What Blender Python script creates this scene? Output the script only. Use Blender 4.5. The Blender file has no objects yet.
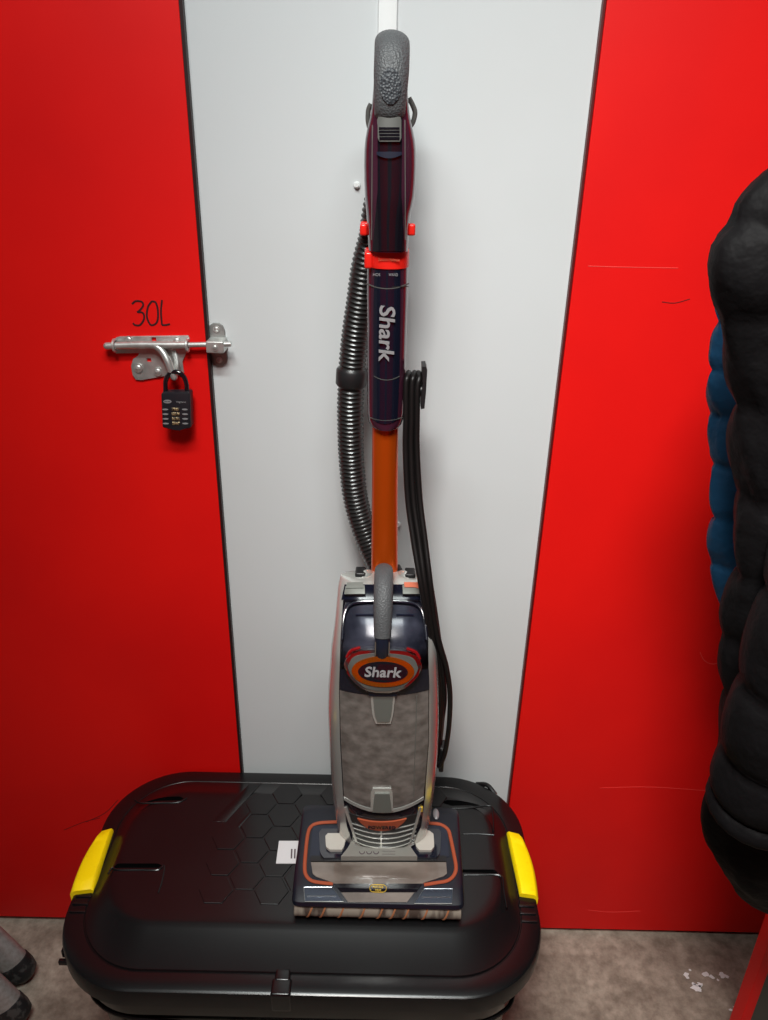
import bpy, bmesh, math, random
from mathutils import Vector, Matrix
from mathutils.bvhtree import BVHTree
random.seed(4)
PI = math.pi
C = bpy.context.scene.collection
V = Vector

# ------------------------------------------------------------------ camera
FPX, H = 767.0, 1.6
TH, RO = math.atan(767/1618), math.atan(35/1618)
CF = V((0, math.cos(TH), -math.sin(TH)))
U0 = V((0, math.sin(TH), math.cos(TH)))
CU = U0*math.cos(RO) - V((1, 0, 0))*math.sin(RO)
CR = V((1, 0, 0))*math.cos(RO) + U0*math.sin(RO)
CO = V((0, 0, H))
cam = bpy.data.cameras.new('camera')
cam.sensor_width = 36; cam.sensor_fit = 'AUTO'; cam.lens = 36*FPX/1020
cam.clip_start = 0.02
cob = bpy.data.objects.new('camera', cam); C.objects.link(cob)
cob.matrix_world = Matrix(((CR.x, CU.x, -CF.x, 0), (CR.y, CU.y, -CF.y, 0), (CR.z, CU.z, -CF.z, H), (0, 0, 0, 1)))
bpy.context.scene.camera = cob
def ray(px, py): return CF + CR*((px-384)/FPX) - CU*((py-510)/FPX)
def aY(px, py, y):
    d = ray(px, py); return CO + d*(y/d.y)
def aZ(px, py, z):
    d = ray(px, py); return CO + d*((z-H)/d.z)

# ------------------------------------------------------------------ materials
def mat(name, col, rough=.5, metal=0, coat=0, noise=None, bump=None, trans=0, ior=1.45, spec=.5, emit=None, sheen=0):
    m = bpy.data.materials.new(name); m.use_nodes = True
    nt = m.node_tree; b = nt.nodes['Principled BSDF']
    b.inputs['Base Color'].default_value = (*col, 1); b.inputs['Roughness'].default_value = rough
    b.inputs['Metallic'].default_value = metal; b.inputs['Coat Weight'].default_value = coat
    b.inputs['Coat Roughness'].default_value = .05
    b.inputs['Transmission Weight'].default_value = trans; b.inputs['IOR'].default_value = ior
    b.inputs['Specular IOR Level'].default_value = spec
    b.inputs['Sheen Weight'].default_value = sheen
    tc = nt.nodes.new('ShaderNodeTexCoord')
    if noise:                       # (scale, colour2, lo, hi, detail[, stretch])
        mp = nt.nodes.new('ShaderNodeMapping'); nt.links.new(tc.outputs['Object'], mp.inputs[0])
        if len(noise) > 5: mp.inputs['Scale'].default_value = noise[5]
        n = nt.nodes.new('ShaderNodeTexNoise'); n.inputs['Scale'].default_value = noise[0]; n.inputs['Detail'].default_value = noise[4]
        nt.links.new(mp.outputs[0], n.inputs['Vector'])
        r = nt.nodes.new('ShaderNodeValToRGB')
        r.color_ramp.elements[0].position = noise[2]; r.color_ramp.elements[1].position = noise[3]
        r.color_ramp.elements[0].color = (*col, 1); r.color_ramp.elements[1].color = (*noise[1], 1)
        nt.links.new(n.outputs['Fac'], r.inputs[0]); nt.links.new(r.outputs[0], b.inputs['Base Color'])
    if bump:                        # (scale, strength, distance, kind)
        if bump[3] == 'noise':
            n = nt.nodes.new('ShaderNodeTexNoise'); n.inputs['Detail'].default_value = 4; out = n.outputs['Fac']
        else:
            n = nt.nodes.new('ShaderNodeTexVoronoi'); out = n.outputs['Distance']
        n.inputs['Scale'].default_value = bump[0]
        nt.links.new(tc.outputs['Object'], n.inputs['Vector'])
        bp = nt.nodes.new('ShaderNodeBump'); bp.inputs['Strength'].default_value = bump[1]; bp.inputs['Distance'].default_value = bump[2]
        nt.links.new(out, bp.inputs['Height']); nt.links.new(bp.outputs[0], b.inputs['Normal'])
    if emit:
        b.inputs['Emission Color'].default_value = (*emit[0], 1); b.inputs['Emission Strength'].default_value = emit[1]
    return m

M = dict(
    red=mat('red_panel', (.80, .007, .005), .5, noise=(3, (.70, .005, .005), .35, .7, 3), bump=(9, .12, .004, 'noise'), spec=.25),
    white=mat('white_panel', (.645, .675, .685), .38, noise=(2.2, (.60, .625, .625), .4, .75, 4), bump=(7, .08, .003, 'noise')),
    greyw=mat('grey_partition', (.16, .16, .165), .6),
    trimw=mat('white_trim', (.82, .84, .84), .35),
    seal=mat('dark_seal', (.02, .006, .006), .5),
    ceil=mat('dark_ceiling', (.07, .07, .07), .8),
    lamp=mat('lamp_diffuser', (.9, .9, .9), .5, emit=((.95, 1, .98), 3)),
    lampb=mat('lamp_body', (.7, .7, .7), .5),
    steel=mat('zinc_steel', (.66, .67, .65), .42, .75, noise=(60, (.46, .47, .45), .35, .7, 4)),
    steeld=mat('keeper_steel', (.38, .39, .38), .45, .75, noise=(80, (.27, .28, .27), .35, .7, 4)),
    blk=mat('black_plastic', (.012, .012, .013), .4),
    gloss=mat('black_gloss', (.006, .005, .008), .12, coat=1),
    lock=mat('lock_body', (.012, .012, .016), .38),
    mark=mat('print_silver', (.32, .32, .33), .4, .3),
    brass=mat('dial_brass', (.42, .31, .17), .35, .6, noise=(500, (.05, .04, .03), .45, .55, 1)),
    pen=mat('marker_ink', (.03, .004, .006), .6),
    bin=mat('bin_plastic', (.0042, .0041, .0045), .25, noise=(5, (.0062, .006, .0066), .4, .8, 5), bump=(700, .05, .0003, 'noise')),
    yel=mat('yellow_plastic', (1.0, .74, .001), .45, noise=(90, (.9, .60, .002), .6, .8, 3), bump=(120, .2, .001, 'noise')),
    paper=mat('label_paper', (.62, .61, .62), .7),
    ink=mat('label_ink', (.10, .07, .08), .7),
    silver=mat('silver_plastic', (.55, .56, .53), .26, .6, coat=.5),
    silvery=mat('yoke_silver', (.30, .29, .26), .4, .4),
    silverm=mat('silver_matt', (.50, .48, .43), .45, .15),
    latchm=mat('latch_plastic', (.14, .147, .132), .45, .2),
    chrome=mat('chrome', (.62, .61, .60), .12, 1),
    maroon=mat('maroon_gloss', (.050, .012, .026), .22, .2, coat=.6),
    navy=mat('navy_gloss', (.005, .006, .014), .16, coat=.8),
    navys=mat('navy_satin', (.008, .012, .026), .36, coat=.15),
    navyd=mat('navy_head', (.0035, .005, .011), .38, coat=.15),
    orange=mat('orange_anodised', (.62, .085, .004), .3, .6),
    orangeb=mat('orange_badge', (.75, .18, .01), .16, .85, coat=.5),
    orangep=mat('orange_trim', (.33, .066, .026), .42),
    latcho=mat('orange_button', (.50, .13, .07), .4),
    redp=mat('red_plastic', (.70, .014, .008), .35, coat=.2),
    redd=mat('painted_red_reflection', (.30, .006, .008), .2, .4, coat=.5),  # red mirrored in the badge chrome, painted as a colour
    sealr=mat('red_edge', (.10, .003, .003), .5),
    switch=mat('switch_grey', (.075, .076, .07), .45, spec=.3),
    rub=mat('grey_rubber', (.070, .074, .078), .5, bump=(420, .6, .0012, 'voronoi')),
    rubd=mat('thumb_rubber', (.040, .045, .052), .5, bump=(330, .9, .0016, 'voronoi')),
    hose=mat('hose_plastic', (.014, .014, .014), .33, coat=.2),
    cord=mat('cord_rubber', (.006, .005, .005), .42, spec=.35),
    dust=mat('dust_cup', (.085, .074, .066), .35, coat=.6, noise=(55, (.20, .18, .165), .3, .75, 9, (1, 1, 1.3))),
    dustd=mat('cup_inside', (.016, .017, .022), .6, noise=(32, (.12, .115, .115), .42, .75, 7)),
    window=mat('brush_window', (.10, .078, .064), .3, coat=.5, noise=(30, (.21, .175, .15), .35, .7, 6, (.5, 1, 2))),
    roller=mat('soft_roller', (.21, .175, .14), .85, noise=(45, (.045, .028, .02), .47, .60, 5, (1, .3, .3))),
    tuft=mat('roller_band', (.30, .11, .045), .85),
    led=mat('headlight_reflector', (.14, .15, .18), .2, .7),
    gold=mat('gold_print', (.62, .42, .05), .4, .4),
    coat=mat('black_nylon', (.0045, .0042, .0046), .6, bump=(18, .7, .012, 'noise'), spec=.07),
    coatb=mat('blue_nylon', (.008, .045, .10), .5, bump=(22, .6, .010, 'noise'), spec=.2),
    leaf=mat('grey_green_face', (.055, .062, .055), .5),
    alu=mat('ladder_aluminium', (.42, .41, .40), .5, .5, noise=(120, (.32, .30, .28), .35, .7, 5)),
    foot=mat('ladder_rubber', (.012, .012, .013), .55, noise=(70, (.055, .052, .05), .5, .6, 4)),
    hook=mat('coat_hook_steel', (.5, .5, .5), .35, 1),
    paint=mat('paint_drip', (.92, .92, .92), .4),
    scratch=mat('scratch_pink', (.80, .07, .06), .5),
    scuff=mat('scuff_dark', (.14, .004, .004), .6),
)
# concrete floor with mottling
def concrete():
    m = mat('concrete', (.2, .18, .15), .7)
    nt = m.node_tree; b = nt.nodes['Principled BSDF']; tc = nt.nodes.new('ShaderNodeTexCoord')
    def nz(s, d):
        n = nt.nodes.new('ShaderNodeTexNoise'); n.inputs['Scale'].default_value = s; n.inputs['Detail'].default_value = d
        n.inputs['Roughness'].default_value = .65
        nt.links.new(tc.outputs['Object'], n.inputs['Vector']); return n
    def ramp(n, a, c1, b2, c2):
        r = nt.nodes.new('ShaderNodeValToRGB'); e = r.color_ramp.elements
        e[0].position = a; e[0].color = (*c1, 1); e[1].position = b2; e[1].color = (*c2, 1)
        nt.links.new(n.outputs['Fac'], r.inputs[0]); return r
    a = ramp(nz(9, 9), .32, (.19, .15, .115), .72, (.50, .43, .35))
    c = ramp(nz(45, 6), .36, (.55, .52, .50), .62, (1, 1, 1))
    mx = nt.nodes.new('ShaderNodeMix'); mx.data_type = 'RGBA'; mx.blend_type = 'MULTIPLY'; mx.inputs[0].default_value = .8
    nt.links.new(a.outputs[0], mx.inputs[6]); nt.links.new(c.outputs[0], mx.inputs[7]); nt.links.new(mx.outputs[2], b.inputs['Base Color'])
    bp = nt.nodes.new('ShaderNodeBump'); bp.inputs['Strength'].default_value = .4; bp.inputs['Distance'].default_value = .003
    nt.links.new(nz(60, 6).outputs['Fac'], bp.inputs['Height']); nt.links.new(bp.outputs[0], b.inputs['Normal'])
    return m
M['floor'] = concrete()
def glassy(name, tint, fac=.9):
    m = bpy.data.materials.new(name); m.use_nodes = True; nt = m.node_tree
    for n in list(nt.nodes):
        if n.type != 'OUTPUT_MATERIAL': nt.nodes.remove(n)
    o = [n for n in nt.nodes if n.type == 'OUTPUT_MATERIAL'][0]
    t = nt.nodes.new('ShaderNodeBsdfTransparent'); t.inputs[0].default_value = (*tint, 1)
    g = nt.nodes.new('ShaderNodeBsdfGlossy'); g.inputs['Roughness'].default_value = .2
    f = nt.nodes.new('ShaderNodeFresnel'); f.inputs[0].default_value = 1.3
    mx = nt.nodes.new('ShaderNodeMixShader')
    nt.links.new(f.outputs[0], mx.inputs[0]); nt.links.new(t.outputs[0], mx.inputs[1]); nt.links.new(g.outputs[0], mx.inputs[2])
    nt.links.new(mx.outputs[0], o.inputs[0]); return m
M['clear'] = glassy('clear_navy_plastic', (.72, .73, .80))
M['lens'] = glassy('clear_lens', (.85, .87, .9))

# ------------------------------------------------------------------ mesh helpers (all in world coordinates)
PW = {}
def loft(bm, rings, cap=True, closed=True):
    rs = [[bm.verts.new(p) for p in r] for r in rings]
    n = len(rs[0])
    for a, b in zip(rs, rs[1:]):
        for i in range(n if closed else n-1):
            j = (i+1) % n
            try: bm.faces.new((a[i], a[j], b[j], b[i]))
            except ValueError: pass
    if cap:
        for r in (rs[0], rs[-1]):
            try: bm.faces.new(r)
            except ValueError: pass
    return rs
def newbm(): return bmesh.new()
def tube(bm, pts, rad, n=12, flat=None, up=None):
    pts = [V(p) for p in pts]; N = len(pts)
    if not isinstance(rad, (list, tuple)): rad = [rad]*N
    t0 = (pts[1]-pts[0]).normalized()
    u = V(up) if up else (V((0, 0, 1)) if abs(t0.z) < .9 else V((0, 1, 0)))
    rings = []
    for i in range(N):
        t = (pts[min(i+1, N-1)]-pts[max(i-1, 0)]).normalized()
        u = (u - t*u.dot(t)).normalized(); w = t.cross(u)
        r = rad[i]
        a, b = (r if isinstance(r, tuple) else (r, r))
        rings.append([pts[i] + u*(math.cos(2*PI*k/n)*a) + w*(math.sin(2*PI*k/n)*b) for k in range(n)])
    loft(bm, rings)
def cr(pts, m=8):
    pts = [V(p) for p in pts]; out = []
    P = [pts[0]*2-pts[1]] + pts + [pts[-1]*2-pts[-2]]
    for i in range(1, len(P)-2):
        a, b, c, d = P[i-1:i+3]
        for k in range(m):
            t = k/m
            out.append(.5*((2*b)+(c-a)*t+(2*a-5*b+4*c-d)*t*t+(3*b-a-3*c+d)*t**3))
    out.append(pts[-1]); return out
def lerpk(keys, t):
    if t <= keys[0][0]: return keys[0][1:]
    for a, b in zip(keys, keys[1:]):
        if t <= b[0]:
            f = (t-a[0])/(b[0]-a[0]); return tuple(x+(y-x)*f for x, y in zip(a[1:], b[1:]))
    return keys[-1][1:]
def box(bm, c, s, rot=None, bev=0):
    q = bmesh.ops.create_cube(bm, size=1)['verts']
    mt = Matrix.Translation(c) @ (rot.to_4x4() if rot else Matrix()) @ Matrix.Diagonal((*s, 1))
    bmesh.ops.transform(bm, matrix=mt, verts=q)
    if bev:
        es = list({e for v in q for e in v.link_edges})
        bmesh.ops.bevel(bm, geom=es, offset=bev, segments=3, affect='EDGES', profile=.6)
def prism(bm, outline, org, ax, ay, az, d0, d1, bev=0):
    """outline of 2D points in the plane (ax, ay) through org, from depth d0 to d1 along az"""
    org, ax, ay, az = V(org), V(ax), V(ay), V(az)
    lo = [bm.verts.new(org+ax*x+ay*y+az*d0) for x, y in outline]
    hi = [bm.verts.new(org+ax*x+ay*y+az*d1) for x, y in outline]
    n = len(lo); fs = [bm.faces.new(lo), bm.faces.new(hi)]
    for i in range(n): fs.append(bm.faces.new((lo[i], lo[(i+1) % n], hi[(i+1) % n], hi[i])))
    if bev:
        bmesh.ops.bevel(bm, geom=[e for e in fs[1].edges], offset=bev, segments=2, affect='EDGES', profile=.5)
def rrect(w, h, r, n=5):
    o = []
    for cx, cy, a in ((w/2-r, h/2-r, 0), (-w/2+r, h/2-r, 90), (-w/2+r, -h/2+r, 180), (w/2-r, -h/2+r, 270)):
        for k in range(n+1):
            t = math.radians(a+90*k/n); o.append((cx+r*math.cos(t), cy+r*math.sin(t)))
    return o
def ell(a, b, n=32): return [(a*math.cos(2*PI*k/n), b*math.sin(2*PI*k/n)) for k in range(n)]
def cyl(bm, a, b, r, n=20, r2=None):
    tube(bm, [a, b], [r, r if r2 is None else r2], n)
def sph(bm, c, r, s=(1, 1, 1), u=16, v=10):
    q = bmesh.ops.create_uvsphere(bm, u_segments=u, v_segments=v, radius=r)['verts']
    bmesh.ops.transform(bm, matrix=Matrix.Translation(c) @ Matrix.Diagonal((*s, 1)), verts=q)

def finish(name, bm, m, parent=None, origin=(0, 0, 0), smooth=True, ang=38, bevel=0):
    bmesh.ops.recalc_face_normals(bm, faces=bm.faces)
    org = PW[parent.name] if parent else V(origin)
    bmesh.ops.translate(bm, verts=bm.verts, vec=-org)
    me = bpy.data.meshes.new(name); bm.to_mesh(me); bm.free()
    if smooth:
        me.polygons.foreach_set('use_smooth', [True]*len(me.polygons)); me.set_sharp_from_angle(angle=math.radians(ang))
    me.materials.append(m)
    o = bpy.data.objects.new(name, me); C.objects.link(o)
    if parent: o.parent = parent
    else: o.location = org
    PW[o.name] = org.copy()
    if bevel:
        b = o.modifiers.new('bevel', 'BEVEL'); b.width = bevel; b.segments = 2; b.limit_method = 'ANGLE'; b.angle_limit = math.radians(40)
    return o
def pieces(name, bm, m, parent, **k):
    """every connected piece becomes an object of its own"""
    bm.verts.index_update(); seen = set(); out = []
    for v in bm.verts:
        if v.index in seen: continue
        st = [v]; grp = []; seen.add(v.index)
        while st:
            x = st.pop(); grp.append(x)
            for e in x.link_edges:
                o = e.other_vert(x)
                if o.index not in seen: seen.add(o.index); st.append(o)
        nb = bmesh.new(); mp = {x.index: nb.verts.new(x.co) for x in grp}
        for f in {f for x in grp for f in x.link_faces}: nb.faces.new([mp[x.index] for x in f.verts])
        out.append(finish(name, nb, m, parent, **k))
    bm.free(); return out
def thing(name, label, cat, loc, group=None):
    o = bpy.data.objects.new(name, None); C.objects.link(o); o.location = loc; o.empty_display_size = .05
    PW[o.name] = V(loc); return tag(o, label, cat, group)
def tag(o, label, cat, group=None):
    o['label'] = label; o['category'] = cat
    if group: o['group'] = group
    return o
def struct(name, bm, m, parent=None, **k):
    o = finish(name, bm, m, parent, **k)
    if not parent: o['kind'] = 'structure'
    return o
def lab(o, s): o['label'] = s; return o
def boolean(target, cutbm):
    """cut closed shapes out of a mesh object for good"""
    org = PW[target.name]
    bmesh.ops.recalc_face_normals(cutbm, faces=cutbm.faces)
    bmesh.ops.translate(cutbm, verts=cutbm.verts, vec=-org)
    me = bpy.data.meshes.new('cut'); cutbm.to_mesh(me); cutbm.free()
    c = bpy.data.objects.new('cut', me); C.objects.link(c); c.location = target.location; 
    if target.parent: c.parent = target.parent
    md = target.modifiers.new('b', 'BOOLEAN'); md.object = c; md.operation = 'DIFFERENCE'; md.solver = 'EXACT'
    bpy.context.view_layer.update()
    dg = bpy.context.evaluated_depsgraph_get()
    res = bpy.data.meshes.new_from_object(target.evaluated_get(dg))
    target.modifiers.remove(md); bpy.data.objects.remove(c)
    mats = list(target.data.materials); target.data = res
    res.materials.clear(); [res.materials.append(x) for x in mats]
    res.set_sharp_from_angle(angle=math.radians(38))
def bvh_of(bm):
    bmesh.ops.recalc_face_normals(bm, faces=bm.faces); bm.normal_update(); return BVHTree.FromBMesh(bm)
def hit(tree, px, py):
    d = ray(px, py).normalized()
    p, nrm, i, dist = tree.ray_cast(CO, d)
    if p is None: raise RuntimeError('no surface at %s %s' % (px, py))
    if nrm.dot(d) > 0: nrm = -nrm
    return p, nrm
def hit2(tree, px, py, lim=12):
    for k in range(lim*2):
        for sx in (0, 1, -1):
            for sy in (0, 1, -1):
                try: return hit(tree, px+sx*k*.5, py+sy*k*.5)
                except RuntimeError: pass
    return hit(tree, px, py)
def patch(bm, tree, rows, nu=16, nv=10, t=.002, down=.002, bulge=0):
    """moulded skin lying on a surface: rows = (y, x left, x right, sag); closed shell with thickness"""
    y0, y1 = rows[0][0], rows[-1][0]; top = []; bot = []
    for j in range(nv+1):
        v = j/nv; y = y0+(y1-y0)*v; xl, xr, sag = lerpk(rows, y)
        a, b = [], []
        for i in range(nu+1):
            u = i/nu; p, n = hit2(tree, xl+(xr-xl)*u, y+sag*(1-(2*u-1)**2))
            h = t + bulge*(min(1, 4*min(u, 1-u))*min(1, 4*min(v, 1-v)))
            a.append(bm.verts.new(p+n*h)); b.append(bm.verts.new(p-n*down))
        top.append(a); bot.append(b)
    def q(*f):
        try: bm.faces.new(f)
        except ValueError: pass
    for j in range(nv):
        for i in range(nu):
            q(top[j][i], top[j][i+1], top[j+1][i+1], top[j+1][i]); q(bot[j][i], bot[j+1][i], bot[j+1][i+1], bot[j][i+1])
    for i in range(nu):
        q(top[0][i], bot[0][i], bot[0][i+1], top[0][i+1]); q(top[nv][i], top[nv][i+1], bot[nv][i+1], bot[nv][i])
    for j in range(nv):
        q(top[j][0], top[j+1][0], bot[j+1][0], bot[j][0]); q(top[j][nu], bot[j][nu], bot[j+1][nu], top[j+1][nu])
def words(s, org, right, up, width, height, depth=.0006, bold=0, shear=0):
    """raised lettering as a bmesh, centred on org"""
    cu = bpy.data.curves.new('t', 'FONT'); cu.body = s; cu.offset = bold; cu.shear = shear; cu.resolution_u = 3
    o = bpy.data.objects.new('t', cu); C.objects.link(o)
    bpy.context.view_layer.update()
    me = bpy.data.meshes.new_from_object(o.evaluated_get(bpy.context.evaluated_depsgraph_get()))
    bpy.data.objects.remove(o)
    bm = bmesh.new(); bm.from_mesh(me)
    xs = [v.co.x for v in bm.verts]; ys = [v.co.y for v in bm.verts]
    x0, x1, y0, y1 = min(xs), max(xs), min(ys), max(ys)
    right, up = V(right).normalized(), V(up).normalized(); nn = right.cross(up)
    for v in bm.verts:
        a = ((v.co.x-x0)/(x1-x0)-.5)*width; b = ((v.co.y-y0)/(y1-y0)-.5)*height
        v.co = V(org)+right*a+up*b+nn*depth
    r = bmesh.ops.extrude_face_region(bm, geom=list(bm.faces))
    bmesh.ops.translate(bm, verts=[g for g in r['geom'] if isinstance(g, bmesh.types.BMVert)], vec=-nn*depth)
    return bm

# ------------------------------------------------------------------ the setting
WF = 1.163                              # front face of the red doors
b = newbm(); box(b, (0, -.1, -.05), (5.4, 3.2, .1)); struct('floor', b, M['floor'])
b = newbm(); box(b, (0, -.1, 2.75), (5.4, 3.2, .1)); struct('ceiling', b, M['ceil'])
b = newbm(); box(b, (0, WF+.062, 1.35), (5.4, .1, 2.7)); wb = struct('wall_back', b, M['white'])     # front face at WF+.012
b = newbm(); box(b, (0, -1.55, 1.35), (5.4, .1, 2.7)); struct('wall_front', b, M['greyw'])
b = newbm(); box(b, (-2.7, -.1, 1.35), (.1, 3.2, 2.7)); struct('wall_left', b, M['white'])
b = newbm(); box(b, (2.7, -.1, 1.35), (.1, 3.2, 2.7)); struct('wall_right', b, M['white'])
def door(name, x0, x1, yf, th=.012, z0=.014, z1=2.35):
    b = newbm(); box(b, ((x0+x1)/2, yf+th/2*1, (z0+z1)/2), (x1-x0, th, z1-z0), bev=.0012)
    return struct(name, b, M['red'])
d1 = door('door_1', -1.25, -.277, WF)
d2 = door('door_2', .270, 1.60, WF)
door('door_3', -1.5, -.22, -1.499, .012); door('door_4', .12, 1.5, -1.499, .012)
b = newbm(); box(b, (-.2745, WF+.0065, 1.18), (.0045, .0125, 2.34)); struct('trim_1', b, M['seal'])
b = newbm(); box(b, (.2675, WF+.0065, 1.18), (.003, .0115, 2.34)); struct('trim_2', b, M['sealr'])
b = newbm(); prism(b, [(-.0125, 0), (.0125, 0), (.0125, 2.69), (-.0125, 2.69)], (-.009, WF+.0122, .003), (1, 0, 0), (0, 0, 1), (0, -1, 0), -.001, .007, .003)
struct('trim_3', b, M['trimw'])
# thin scratches and scuffs worn into the red doors
def scr(name, pts, parent, m, w):
    b = newbm(); P = cr([aY(x, y, WF-.0001) for x, y in pts], 6); tube(b, P, [(.0003, w)]*len(P), 6, up=(0, 1, 0)); return finish(name, b, m, parent)
scr('scratch', [(588, 266), (620, 267), (678, 268)], d2, M['scratch'], .0005)
scr('scratch', [(700, 652), (704, 660), (712, 664), (722, 662)], d2, M['scratch'], .0006)
scr('scratch', [(600, 788), (650, 787), (712, 791)], d2, M['scratch'], .0004)
scr('scratch', [(588, 910), (610, 912), (640, 911)], d2, M['scratch'], .0005)
scr('scuff', [(662, 302), (675, 303), (690, 299)], d2, M['scuff'], .0008)
scr('scuff', [(86, 822), (105, 813), (118, 800)], d1, M['scuff'], .0008)
scr('scuff', [(64, 830), (84, 822), (100, 818)], d1, M['scuff'], .0007)
# number written on the door in marker
b = newbm()
def stroke(pts, m=6):
    P = cr([aY(x, y, WF-.0002) for x, y in pts], m); tube(b, P, [(.0005, .0016)]*len(P), 6, up=(0, 1, 0))
stroke([(132, 304), (136, 301), (142, 302), (143, 306), (139, 311), (137, 312)])
stroke([(137, 312), (143, 313), (144, 319), (140, 325), (135, 325), (133, 323)])
stroke([(152, 301), (148, 307), (147, 317), (151, 325), (157, 322), (158, 312), (156, 303), (152, 301)])
stroke([(162, 300), (161, 312), (162, 325)]); stroke([(162, 325), (166, 325), (170, 324)])
lab(finish('marker_number', b, M['pen'], d1), 'handwritten 30L in black marker')
for n_, (x, y), s in (('wall_plug', (357, 185), 'small white plug on the white panel left of the vacuum handle'),
                      ('wall_plug', (398, 524), 'small white plug on the white panel beside the orange tube')):
    p = aY(x, y, WF+.0115); b = newbm(); cyl(b, p, p+V((0, -.004, 0)), .0052, 16, .0042); cyl(b, p+V((0, -.003, 0)), p+V((0, -.0065, 0)), .0028, 12)
    tag(finish(n_, b, M['trimw'], origin=p), s, 'wall plug')

# an added, unseen flood panel to brighten the lower right-hand door, and the aisle tube behind the camera
LP, AIM = V((-.10, -.16, 2.56)), V((.66, 1.16, .30))
lt = thing('added_flood', 'added tilted rectangular flood light, unseen, brightening the lower right', 'light', (LP.x, LP.y, 2.70))
qd = (AIM-LP).to_track_quat('-Z', 'Y'); rm = qd.to_matrix()
b = newbm(); box(b, LP-(AIM-LP).normalized()*.02, (.46, .30, .03), rm, .004); finish('lamp_housing', b, M['lampb'], lt)
b = newbm(); box(b, LP-(AIM-LP).normalized()*.002, (.42, .26, .008), rm); finish('diffuser', b, M['lamp'], lt)
b = newbm(); tube(b, [LP-(AIM-LP).normalized()*.03, (LP.x-.01, LP.y-.03, 2.64), (LP.x-.01, LP.y-.03, 2.70)], .012, 12); finish('bracket', b, M['lampb'], lt)
la = bpy.data.lights.new('added_flood_glow', 'AREA'); la.shape = 'RECTANGLE'; la.size = .42; la.size_y = .26; la.energy = 7.2; la.color = (1, .96, .91); la.spread = math.radians(72)
lo = bpy.data.objects.new('added_flood_glow', la); C.objects.link(lo); lo.location = LP+(AIM-LP).normalized()*.006; lo.rotation_euler = qd.to_euler()
lt2 = thing('ceiling_light', 'long white tube light fixed to the ceiling across the aisle', 'light', (-.08, .20, 2.70))
b = newbm(); box(b, (-.08, .20, 2.675), (.95, .14, .05), bev=.006); finish('light_body', b, M['lampb'], lt2)
b = newbm(); tube(b, [(-.52, .20, 2.640), (.36, .20, 2.640)], .025, 16); finish('light_tube', b, M['lamp'], lt2)
la = bpy.data.lights.new('tube_glow', 'AREA'); la.shape = 'RECTANGLE'; la.size = .85; la.size_y = .12; la.energy = 24; la.color = (.93, 1, .985)
lo = bpy.data.objects.new('tube_glow', la); C.objects.link(lo); lo.location = (-.08, .20, 2.61)

# ------------------------------------------------------------------ storage box
SB = thing('storage_box', 'large black plastic storage box with two yellow clips, standing on the concrete floor', 'storage box', (-.118, .93, 0))
CX, CY = -.116, .931
def outline(x0, x1, y0, y1, r, z, n=14, wav=0):
    o = []
    for cx, cy, a in ((x1-r, y1-r, 0), (x0+r, y1-r, 90), (x0+r, y0+r, 180), (x1-r, y0+r, 270)):
        for k in range(n+1):
            t = math.radians(a+90*k/n); o.append(V((cx+r*math.cos(t), cy+r*math.sin(t), z)))
    return o
def lring(i, z, r, fl=0, bk=0, sd=0):
    # i = inset; extra insets front/back/side
    x0, x1, y0, y1 = -.503+i+sd, .270-i-sd, .712+i+fl, 1.157-i-bk
    return outline(x0, x1, y0, y1, r, z)
b = newbm()
loft(b, [lring(.012, .432, .13), lring(.004, .432, .135), lring(0, .436, .138), lring(0, .460, .138), lring(.002, .4665, .136), lring(.006, .4688, .132),
         lring(.030, .4695, .118), lring(.0315, .4682, .116), lring(.0325, .4682, .115), lring(.034, .4715, .113), lring(.0375, .4722, .110),
         lring(.044, .4785, .104, .018, .010, .002), lring(.050, .4870, .094, .040, .022, .006), lring(.053, .4900, .088, .045, .026, .008), lring(.057, .4912, .084, .048, .028, .009), lring(.066, .4914, .08, .050, .030, .010)])
lid_bm_copy = b.copy()
lid = finish('lid', b, M['bin'], SB, ang=50)
lid_tree = bvh_of(lid_bm_copy)
# recessed slots
def slot(cut, pts, z0=.478):
    q = [aZ(x, y, .4912) for x, y in pts]
    prism(cut, [(p.x, p.y) for p in q], (0, 0, 0), (1, 0, 0), (0, 1, 0), (0, 0, 1), z0, .52)
cut = newbm()
slot(cut, [(137, 800), (142, 796.5), (180, 796.5), (184, 798.5), (180, 800.5), (143, 801)])
slot(cut, [(110, 869), (117, 863.5), (158, 863.5), (162, 865.5), (158, 868), (118, 868)])
slot(cut, [(441, 802.5), (447, 800), (479, 800), (487, 804.5), (452, 806)])
slot(cut, [(450, 869.5), (494, 869.5), (499, 873.5), (450, 872.5)])
boolean(lid, cut)
# raised lips in front of the slots
b = newbm()
def lip(pts, r=.0016):
    P = cr([aZ(x, y, .4914) for x, y in pts], 5); tube(b, P, r, 6)
lip([(135, 800), (141, 803), (160, 803), (178, 802.5), (187, 798)])
lip([(108, 874), (112, 868), (118, 870), (140, 870), (158, 870), (164, 865), (162, 880), (158, 893)])
lip([(452, 808.5), (470, 808), (490, 806), (493, 815), (494, 832)])
lip([(464, 875), (480, 875), (501, 876), (504, 890), (507, 908)]); lip([(463, 834), (480, 834), (494, 835)], .0012)
pieces('slot_lip', b, M['bin'], SB)
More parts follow.
